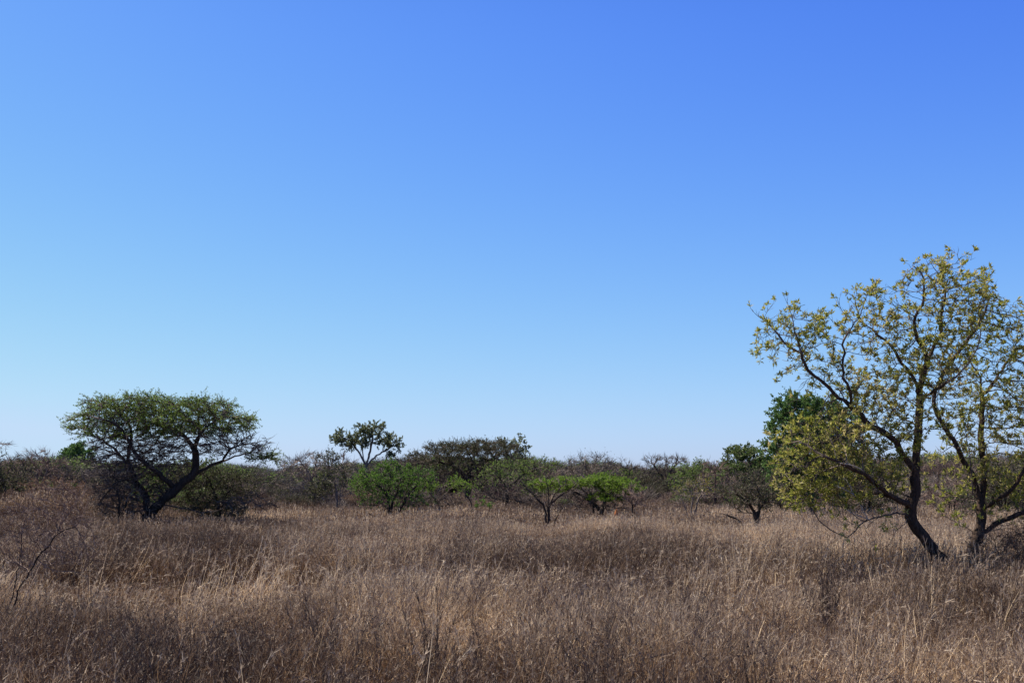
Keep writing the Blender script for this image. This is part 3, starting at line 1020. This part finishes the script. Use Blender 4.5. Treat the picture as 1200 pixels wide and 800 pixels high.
make_plant('green_shrub', 'bright green bushy small tree with several dark stems in the middle left', 'tree', 455, 57,
    [(['foot', (455, 592), (454, 580), (446, 572), (436, 562), (428, 556)], None), (['foot', (460, 590), (466, 574), (470, 556), (466, 546)], None), (['foot', (470, 594), (478, 580), (490, 566), (500, 556)], None),
     ([(454, 580), (458, 566), (455, 552)], 0)],
    [(440, 562, 32, 12, 0, .9, 1.4), (426, 570, 20, 8), (458, 550, 20, 10, 0, .9, 1.4), (455, 543, 8, 5), (486, 556, 28, 11, 0, .9, 1.4), (470, 566, 40, 10), (505, 558, 12, 6), (468, 588, 40, 12, 0, .9, 1.8), (436, 584, 22, 10, 0, .9, 1.5), (495, 586, 20, 12)], dens=7.5, step=.2, kill=.32, r_base=.10, r_tip=.007, split=.035,
    bark='char', twig='twig_dark', leaf='leaf_bright', tw=(3.8, .27, .6, .0065), lf=(5, .09, .042), leaf_min_z=(598, 566), **B)
make_plant('small_tree', 'low spreading thorn shrub with lime-yellow leaves at its top right', 'shrub', 516, 60,
    [(['foot', (514, 592), (518, 582), (526, 574), (538, 566)], None), ([(514, 592), (504, 578), (494, 570)], 0)], [(508, 574, 26, 10), (536, 568, 20, 8), (515, 588, 30, 13), (546, 570, 10, 6)], dens=7.5, step=.2, kill=.32, r_base=.06, r_tip=.007, split=.03,
    bark='bark_grey', twig='twig_dark', leaf='leaf_lime', tw=(4, .34, .6, .006), lf=(3.5, .10, .05),
    leaf_blobs=[(540, 568, 18, 8), (500, 572, 16, 5)], **B)
make_plant('sapling', 'thin bare sapling with a tuft of fresh green leaves low on its stem', 'sapling', 553, 55,
    [(['foot', (553, 596), (552, 588), (546, 580), (541, 572)], None), ([(552, 588), (557, 580), (556, 572)], 0), ([(553, 596), (564, 592), (572, 592)], 0)], [(548, 578, 12, 8), (562, 590, 12, 5)], dens=9, step=.16, kill=.28, r_base=.035, r_tip=.007, split=.02,
    bark='char', twig='twig_dark', leaf='leaf_bright', tw=(2, .25, .6, .005), lf=(9, .10, .05), leaf_blobs=[(562, 590, 18, 7)], **B)
make_plant('umbrella_tree', 'broad dark umbrella tree with a dense flat crown in the middle of the skyline', 'tree', 548, 84,
    [(['foot', (548, 570), (545, 558), (530, 545), (512, 540)], None), ([(545, 558), (560, 545), (585, 535)], 0), ([(546, 560), (555, 540), (556, 528)], 0), ([(545, 558), (575, 552), (595, 548)], 0)],
    [(555, 525, 54, 9, 0, .9, 2.6), (512, 537, 40, 9, 0, .9, 1.3), (592, 540, 34, 12, 0, .9, 1.3), (558, 548, 50, 12, 0, .9, 1.2), (500, 550, 22, 9), (548, 562, 56, 12), (500, 562, 24, 10)], dens=2.7, step=.3, kill=.46, r_base=.25, r_tip=.010, split=.05,
    bark='char', twig='twig_dark', leaf='leaf_dull', flat=.6, tw=(6.5, .45, .6, .009), tw_up=.2, lf=(5, .085, .045), depth=.9, leaf_min_z=(556, 538), max_att=9000)
make_plant('broadleaf_tree', 'thin pale-leaved tree top sticking up behind the right end of the umbrella tree', 'tree', 606, 112,
    [(['foot', (604, 560), (602, 540), (596, 526), (588, 519)], None), ([(602, 540), (608, 524), (610, 517)], 0), ([(602, 536), (614, 524)], 0)], [(588, 518, 8, 4), (608, 518, 10, 4), (604, 525, 15, 5), (617, 525, 5, 5), (604, 540, 16, 9)], dens=2.4, step=.36, kill=.55, r_base=.2, r_tip=.016, split=.06,
    bark='bark_grey', twig='twig_dark', leaf='leaf_broad', tw=(2.5, .45, .8, .012), lf=(6, .22, .14), **B)
make_plant('small_tree', 'dull green spreading tree with one straight black trunk in front of the umbrella tree', 'tree', 594, 74,
    [(['foot', (594, 585), (594, 574), (590, 565), (580, 556)], None), ([(594, 574), (606, 562), (622, 552), (640, 546)], 0), ([(594, 574), (598, 556), (600, 545)], 0)],
    [(585, 558, 30, 12), (612, 548, 30, 11), (640, 545, 20, 10), (605, 565, 40, 10), (575, 566, 22, 9), (596, 580, 40, 12), (570, 582, 22, 10)], dens=3.8, step=.27, kill=.42, r_base=.13, r_tip=.009, split=.04,
    bark='char', twig='twig_dark', leaf='leaf_acacia', tw=(4.5, .42, .6, .008), lf=(3, .11, .055), leaf_min_z=(572, 550), **B)
make_plant('leafless_shrub', 'leafless many-stemmed grey shrub standing in front of the bright green flat tree', 'shrub', 642, 46,
    [(['foot', (643, 600), (645, 590), (650, 578), (660, 568)], None), (['foot', (639, 598), (630, 584), (618, 572), (606, 560), (598, 556)], None), (['foot', (643, 590), (642, 572), (640, 560)], None), ([(645, 590), (654, 582), (670, 572), (680, 560)], 0), (['foot', (655, 600), (666, 590)], None)],
    [(640, 578, 34, 20), (610, 572, 24, 14), (668, 572, 24, 14), (650, 562, 26, 12), (640, 594, 30, 12), (668, 590, 20, 12)], dens=9, step=.18, kill=.3, r_base=.055, r_tip=.006, split=.02,
    bark='char', twig='twig_dark', tw=(1.3, .34, .55, .0055), **B)
make_plant('flat_topped_acacia', 'bright lime green flat-topped acacia with a dark tangled underside', 'tree', 700, 56,
    [(['foot', (702, 598), (696, 590), (684, 582), (668, 574), (650, 568)], None), (['foot', (706, 594), (710, 580), (700, 570), (690, 562)], None), ([(706, 594), (716, 578), (730, 572), (745, 572)], 1), (['foot', (695, 594), (690, 580), (672, 565)], None)],
    [(700, 564, 44, 5.5, 0, 1, 2.6), (730, 571, 26, 4, 0, 1, 2.6), (705, 559, 20, 4, 0, 1, 2.2), (662, 565, 36, 5.5, 0, 1, 3.6), (640, 568, 18, 4, 0, 1, 4), (746, 573, 12, 3.5, 0, 1, 4), (695, 574, 44, 9, 0, 1, 1.4), (712, 580, 24, 6, 0, 1, 1.2), (698, 586, 40, 12, 0, 1, 2.0), (716, 594, 22, 9, 0, 1, 1.6), (670, 584, 22, 12)], dens=7.5, step=.2, kill=.32, r_base=.12, r_tip=.007, split=.04,
    bark='char', twig='twig_dark', leaf='leaf_lime', flat=.5, tw=(4.5, .24, .6, .0065), tw_up=.15, lf=(9, .085, .04), depth=1.0,
    leaf_blobs=[(700, 560, 50, 11), (732, 570, 36, 10), (652, 565, 44, 11), (708, 583, 22, 5)], max_att=9000)
make_plant('sapling', 'thin straight bare sapling at the right end of the bright green flat tree', 'sapling', 741, 54,
    [(['foot', (741, 590), (740, 578), (739, 568)], None), ([(741, 592), (748, 584), (752, 576)], 0), ([(741, 588), (732, 582), (722, 581)], 0)], [(742, 578, 14, 10), (748, 590, 10, 8)], dens=40, step=.14, kill=.3, r_base=.04, r_tip=.007, split=.022,
    bark='char', twig='twig_red', tw=(4, .3, .6, .0075), **B)
make_plant('thorn_tree', 'bare spiky thorn tree with upward fanning twigs on the skyline behind the flat green tree', 'tree', 690, 95,
    [(['foot', (690, 570), (689, 555), (682, 542)], None), ([(690, 562), (697, 545)], 0), ([(690, 562), (672, 548)], 0), ([(690, 562), (708, 548)], 0)], [(688, 543, 24, 11), (672, 548, 16, 10), (706, 546, 16, 10), (690, 555, 30, 9)], dens=2, step=.3, kill=.5, r_base=.12, r_tip=.011, split=.05,
    bark='bark_grey', twig='twig_grey', leaf='leaf_dull', tw=(5, .75, .45, .009), tw_up=.5, lf=(1.0, .12, .05), **B)
make_plant('thorn_tree', 'low dark rounded thorn tree left of the small bare umbrella tree on the skyline', 'tree', 727, 105,
    [(['foot', (727, 565), (727, 552)], None), ([(727, 558), (716, 548)], 0), ([(727, 558), (740, 550)], 0)], [(726, 547, 20, 9), (742, 552, 18, 8), (716, 553, 16, 8)], dens=1.7, step=.34, kill=.54, r_base=.12, r_tip=.012, split=.05,
    bark='char', twig='twig_dark', tw=(7, .55, .6, .010), **B)
make_plant('thorn_tree', 'small bare umbrella-shaped thorn tree with two dark stems on the skyline', 'tree', 780, 98,
    [(['foot', (779, 572), (777, 562), (770, 550), (764, 542)], None), (['foot', (784, 570), (784, 558), (790, 546), (798, 540)], None), ([(784, 560), (782, 545)], 1)], [(768, 540, 16, 6, 0, .9, 2), (792, 539, 17, 6, 0, .9, 2), (780, 550, 24, 10), (772, 558, 20, 8), (792, 556, 18, 9)], dens=5, step=.28, kill=.44, r_base=.13, r_tip=.010, split=.05,
    bark='char', twig='twig_dark', tw=(5, .5, .55, .009), **B)
make_plant('shrub', 'grey shrub with a few yellowing leaves on top, right of the flat green tree', 'shrub', 810, 51,
    [(['foot', (810, 596), (812, 582), (806, 570)], None), (['foot', (803, 594), (798, 582)], None), (['foot', (817, 590), (824, 576)], None)], [(808, 578, 26, 16), (822, 572, 18, 12), (798, 588, 20, 12)], dens=7, step=.19, kill=.32, r_base=.045, r_tip=.006, split=.022,
    bark='bark_grey', twig='twig_grey', leaf='leaf_yellow', tw=(3, .34, .55, .0055), lf=(1.6, .08, .045), leaf_min_z=(590, 566), **B)
make_plant('small_tree', 'small leafless round-headed tree with a forked dark trunk between two bushes', 'tree', 838, 68,
    [(['foot', (838, 590), (837, 580), (830, 570), (824, 560)], None), ([(838, 586), (846, 574), (852, 562)], 0), ([(837, 580), (838, 566), (838, 552)], 0)], [(840, 550, 20, 12), (830, 565, 16, 10), (852, 562, 14, 10), (838, 578, 22, 14)], dens=5.4, step=.24, kill=.38, r_base=.11, r_tip=.008, split=.04,
    bark='bark', twig='twig_red', tw=(6, .42, .6, .0075), **B)
make_plant('broadleaf_tree', 'rounded green tree on the skyline just left of the tall yellow-green tree', 'tree', 872, 88,
    [(['foot', (872, 570), (871, 555), (866, 540)], None), ([(871, 555), (882, 542)], 0), ([(871, 555), (856, 545)], 0)], [(871, 532, 22, 11), (855, 540, 14, 9), (890, 540, 20, 12), (870, 548, 34, 10)], dens=2.0, step=.34, kill=.52, r_base=.18, r_tip=.012, split=.06,
    leaf='leaf_broad2', tw=(4, .45, .8, .010), lf=(8, .17, .11), **B)
make_plant('small_tree', 'dark fine-twigged small tree with a black leaning trunk and branches swept to the left', 'tree', 886, 40,
    [(['foot', (885, 612), (884, 602), (880, 592), (870, 584), (858, 578)], None), (['foot', (889, 600), (890, 585), (888, 570)], None), ([(884, 604), (895, 590), (902, 575)], 0), ([(886, 604), (872, 600), (862, 596)], 0)],
    [(876, 574, 32, 11, 0, .95, 1.3), (885, 562, 30, 10, 0, .95, 1.3), (866, 584, 22, 9), (900, 575, 20, 14), (884, 588, 30, 12)], dens=20, step=.17, kill=.25, r_base=.085, r_tip=.006, split=.03,
    bark='char', twig='twig_dark', leaf='leaf_dull', tw=(5, .28, .6, .0085), lf=(3, .07, .035), **B)
make_plant('fallen_branch', 'dark bare branch lying in the grass left of the dark fine-twigged tree', 'branch', 873, 41.5,
    [(['foot', (868, 612), (856, 605), (842, 601), (830, 600)], None)], [(846, 604, 20, 5)], dens=9, step=.17, kill=.3, r_base=.04, r_tip=.006, split=.02, bark='char', twig='twig_dark', tw=(2, .25, .7, .0055), trunk_name='main_limb')
make_plant('broadleaf_tree', 'large dense dark green tree behind the left side of the tall yellow-green tree', 'tree', 950, 58,
    [(['foot', (950, 570), (948, 540), (938, 515), (930, 495)], None), ([(948, 545), (965, 515), (975, 490)], 0), ([(948, 540), (925, 530), (912, 525)], 0)],
    [(945, 488, 36, 26), (925, 510, 28, 26), (970, 500, 40, 30), (945, 535, 50, 28), (985, 530, 30, 26), (925, 470, 14, 10), (950, 565, 44, 18), (920, 550, 26, 18), (925, 492, 24, 22)], dens=5, step=.32, kill=.5, r_base=.15, r_tip=.010, split=.05,
    leaf='leaf_deep', tw=(4, .42, .8, .008), lf=(14, .13, .075), depth=.9, max_att=8000)
make_plant('small_tree', 'olive green rounded small tree between the bare round-headed tree and the flat green tree', 'tree', 815, 82,
    [(['foot', (815, 575), (812, 560)], None), ([(815, 568), (826, 556)], 0), ([(815, 568), (802, 558)], 0)], [(815, 552, 24, 11), (800, 560, 18, 10), (832, 562, 18, 10), (815, 572, 28, 10)], dens=3, step=.28, kill=.44, r_base=.1, r_tip=.01, split=.045,
    bark='char', twig='twig_dark', leaf='leaf_acacia', tw=(4, .42, .7, .008), lf=(4, .12, .06), **B)
# scrub round the feet of the right-hand trees
for px, D, rx, h, lab in ((1075, 22.8, 46, 34, 'low brown dry scrub left of the leaning trunk of the tall yellow-green tree'), (1182, 21.2, 52, 50, 'dark brown dry scrub right of the forked trunk at the right edge'), (1226, 22.6, 50, 64, 'tall dry scrub partly outside the photograph at the right edge')):
    make_plant('scrub_bush', lab, 'bush', px, D, [(['foot', (px, 672), (px - 8, 655)], None), (['foot', (px + 14, 668)], None), (['foot', (px - 18, 668)], None)],
        [(px, 690 - h * .7, rx, h * .7, 0, .7), (px + 20, 690 - h * .5, rx * .8, h * .5, -.3, .7)], dm=1, dens=420, step=.11, kill=.15, r_base=.02, r_tip=.0035, split=.012,
        bark='bark_red', twig='twig_weed', leaf='leaf_dry', tw=(4, .22, .8, .003), lf=(1.5, .04, .018), depth=.7)
# bushes seen through and under the right-hand trees
for px, D, rx, top, lab, leaf, tg in (
        (1012, 62, 34, 556, 'dark bush seen under the long left limbs of the tall yellow-green tree', 'leaf_dull', 'twig_dark'),
        (1062, 74, 40, 552, 'grey leafless bush seen just left of the leaning trunk of the tall tree', None, 'twig_grey'),
        (1112, 60, 30, 560, 'brownish leafless bush seen between the two right-hand trunks', None, 'twig_red'),
        (1172, 52, 40, 545, 'dark dense bush behind the forked trunk at the right edge', 'leaf_dull', 'twig_dark'),
        (1232, 46, 46, 535, 'dark bush standing half outside the photograph at the right edge', 'leaf_dull', 'twig_dark'),
        (915, 60, 26, 566, 'dark small bush behind the black-trunked small tree', 'leaf_dull', 'twig_dark')):
    cy = (top + 600) / 2
    make_plant('thicket_bush', lab, 'bush', px, D, [(['foot', (px, cy + 8), (px - 8, cy)], None), (['foot', (px + 8, cy + 4)], None)],
        [(px, cy, rx, (600 - top) / 2), (px - rx * .5, cy + 8, rx * .7, (600 - top) * .35), (px + rx * .5, cy + 8, rx * .7, (600 - top) * .35)], dens=260.0 / D / 1.1, step=.26, kill=.42, r_base=.09, r_tip=.009, split=.04,
        bark='char', twig=tg, leaf=leaf, tw=(5, .42, .7, .0075), lf=(3, .10, .06), max_att=5000, **B)

# ------------------------------------------------------------------ orange termite mound
def termite_mound():
    p = foot(720.5, 54.0)
    V, Q = [], []
    n, m = 16, 12
    for j in range(m + 1):
        t = j / m
        r = 0.20 * (1 - t) ** 0.55 + 0.02 * (1 - t)
        for i in range(n):
            a = 2 * math.pi * i / n
            k = 1 + 0.28 * noise.noise((math.cos(a) * 1.4, math.sin(a) * 1.4, t * 3))
            V.append((math.cos(a) * r * k * 1.1 + 0.08 * t, math.sin(a) * r * k, -0.1 + 1.22 * t))
    for j in range(m):
        for i in range(n):
            Q.append((j * n + i, j * n + (i + 1) % n, (j + 1) * n + (i + 1) % n, (j + 1) * n + i))
    o = link('termite_mound', mesh_from('termite_mound', V, [Q], [bark_mat('orange_clay', (0.26, 0.09, 0.035), (0.46, 0.19, 0.08), 5)], smooth=True), None, p)
    o['label'] = 'small orange clay termite mound in the shade of the flat green tree'
    o['category'] = 'termite mound'


termite_mound()

# ------------------------------------------------------------------ dark dead weeds standing in the grass
def dead_weed(label, px, D, h, n_stem, spread):
    b0 = foot(px, D)
    root = link('dead_weed', None, None, b0)
    root['label'] = label; root['category'] = 'dead weed'; root['group'] = 'dead weeds standing in the grass'
    for s in range(n_stem):
        pts = [np.array((rng.normal() * .06, rng.normal() * .06, -.05))]
        d = unit(np.array((rng.normal() * spread, rng.normal() * spread, 1.0)))
        par = [-1]
        L = h * (.6 + .5 * rng.random())
        for k in range(10):
            pts.append(pts[-1] + d * L / 10); par.append(k)
            d = unit(d + rng.normal(size=3) * .06)
        pts = np.array(pts); par = np.array(par)
        R = np.linspace(.008, .002, 11)
        V, Q, dd = tubes(pts, par, R, 0, 9)
        idx = np.repeat(np.arange(3, 11), 7)
        Dr = unit(dd[idx] + rng.normal(size=(len(idx), 3)) * .45 + np.array((0, 0, .3)))
        sv, sq, stt = spikes(pts[idx], Dr, .05 + .14 * rng.random(len(idx)), np.full(len(idx), .002))
        nb = len(V)
        link('stem', mesh_from('dead_weed_stem', np.concatenate([np.array(V), sv]), [np.concatenate([np.array(Q), sq + nb]), stt + nb], [M['twig_weed']]), root)


dead_weed('tall clump of dark upright dead weed stems left of the tall tree', 960, 15.5, 1.15, 26, .08)
dead_weed('dark dead weed stems standing tallest in the grass low in the middle', 500, 11.5, 1.15, 11, .09)
dead_weed('two dark dead weed stems in the grass below the big acacia', 372, 12.5, 1.0, 4, .06)
dead_weed('thin dark dead weed left of the pale grass in the lower middle', 562, 11.0, 0.95, 3, .1)
dead_weed('small dark dead weed in the grass at the lower right edge', 1168, 16.5, 0.95, 6, .14)

# ------------------------------------------------------------------ the far thicket: a mass nobody could count
def far_thicket():
    tcol = bpy.data.collections.new('thicket_bushes')
    for k in range(6):
        V = []; Q = []; T = []; MI = []
        nb = 0
        n = 1500
        lob = [(rng.normal() * .9, rng.normal() * .9, 1.9 + rng.random() * 1.3, 1.0 + .7 * rng.random(), .9 + .5 * rng.random()) for _ in range(6)]
        P = []
        for i in range(n):
            l = lob[rng.integers(6)]
            v = unit(rng.normal(size=3)) * rng.random() ** .4
            p = np.array((l[0], l[1], l[2])) + v * np.array((l[3], l[3], l[4]))
            P.append((p[0], p[1], max(p[2], .1)))
        P = np.array(P)
        Dr = unit(P - np.array((0, 0, .4)) + rng.normal(size=P.shape) * 1.1)
        sv, sq, stt = spikes(P, Dr, .35 + .7 * rng.random(n), .009 + .010 * rng.random(n))
        stems = []
        for i in range(7):
            a = unit(np.array((rng.normal() * .5, rng.normal() * .5, 1)))
            stems.append(a)
        S = np.zeros((7, 3)); S[:, :2] = rng.normal(size=(7, 2)) * .3; S[:, 2] = -.2
        sv2, sq2, st2 = spikes(S, np.array(stems), np.full(7, 2.9), np.full(7, .07))
        nl = (0, 500, 1100, 0, 300, 1700)[k]
        V = np.concatenate([sv, sv2]); Qa = np.concatenate([sq, sq2 + len(sv)]); Ta = np.concatenate([stt, st2 + len(sv)])
        mi = [0] * (len(Qa) + len(Ta))
        mats = [M[('twig_grey', 'twig_dark', 'twig_dark', 'twig_red', 'twig_grey', 'twig_dark')[k]], M[('leaf_dull', 'leaf_dull', 'leaf_dull', 'leaf_dull', 'leaf_dull', 'leaf_acacia')[k]]]
        if nl:
            j = rng.integers(0, n, nl)
            lv, lt = leaves(P[j] + Dr[j] * .4, unit(rng.normal(size=(nl, 3)) + (0, 0, .3)), .16 + .1 * rng.random(nl), .09 + .05 * rng.random(nl))
            o0 = len(V); V = np.concatenate([V, lv])
            # triangles must follow the quads in material order
            me = mesh_from('thicket_bush_%d' % k, V, [Qa, Ta, lt + o0], mats, mi + [1] * len(lt))
        else:
            me = mesh_from('thicket_bush_%d' % k, V, [Qa, Ta], mats, mi)
        tcol.objects.link(bpy.data.objects.new('thicket_bush_%d' % k, me))
    P, ROT, SC, ID = [], [], [], []
    # skyline row of the far thicket across the photograph
    xs = [-200, 0, 40, 110, 200, 320, 400, 480, 640, 730, 760, 810, 860, 1000, 1400]
    yt = [540, 545, 540, 545, 548, 550, 548, 540, 545, 548, 551, 551, 546, 540, 540]
    tn = math.tan(math.radians(33))
    for i in range(2600):
        y = 96 + 110 * rng.random() ** 1.2
        x = (rng.random() * 2 - 1) * tn * y
        u = x / y * F + 600
        top = np.interp(u, xs, yt)
        hmax = (at(u, top, y)[2] - terrain(x, y)) * (.48 + .50 * rng.random() ** .8) * min(1.12, max(.6, 1 + .8 * fbm(x, y, .11, 61.)))
        if fbm(x, y, .06, 50.) < -.35 and y < 150:
            continue
        sc = max(.35, hmax / 3.9)
        P.append((x, y, terrain(x, y))); ROT.append((0, 0, rng.random() * 6.28)); SC.append((sc * (1 + .4 * rng.random()),) * 2 + (sc,)); ID.append(int(rng.integers(6)))
    for i in range(720):     # scattered low bushes in front of it
        y = 56 + 44 * rng.random() ** .7; x = (rng.random() * 2 - 1) * tn * y
        if 410 < x / y * F + 600 < 775 and y < 78:
            continue
        if fbm(x, y, .1, 71.) < -.1:
            continue
        sc = (.20 + .36 * rng.random() ** 1.6) * (.6 + (y - 60) / 60)
        P.append((x, y, terrain(x, y))); ROT.append((0, 0, rng.random() * 6.28)); SC.append((sc * 1.3, sc * 1.3, sc)); ID.append(int(rng.integers(6)))
    me = bpy.data.meshes.new('far_thicket')
    me.from_pydata(P, [], [])
    for nm, typ, data, key in (('rot', 'FLOAT_VECTOR', ROT, 'vector'), ('scl', 'FLOAT_VECTOR', SC, 'vector'), ('vid', 'INT', ID, 'value')):
        a = me.attributes.new(nm, typ, 'POINT')
        a.data.foreach_set(key, np.array(data, dtype=(np.int32 if typ == 'INT' else np.float32)).ravel())
    o = link('far_thicket', me)
    o['kind'] = 'stuff'; o['label'] = 'far band of grey and brown thorn thicket along the horizon'; o['category'] = 'thicket'
    instancer(o, tcol)


far_thicket()
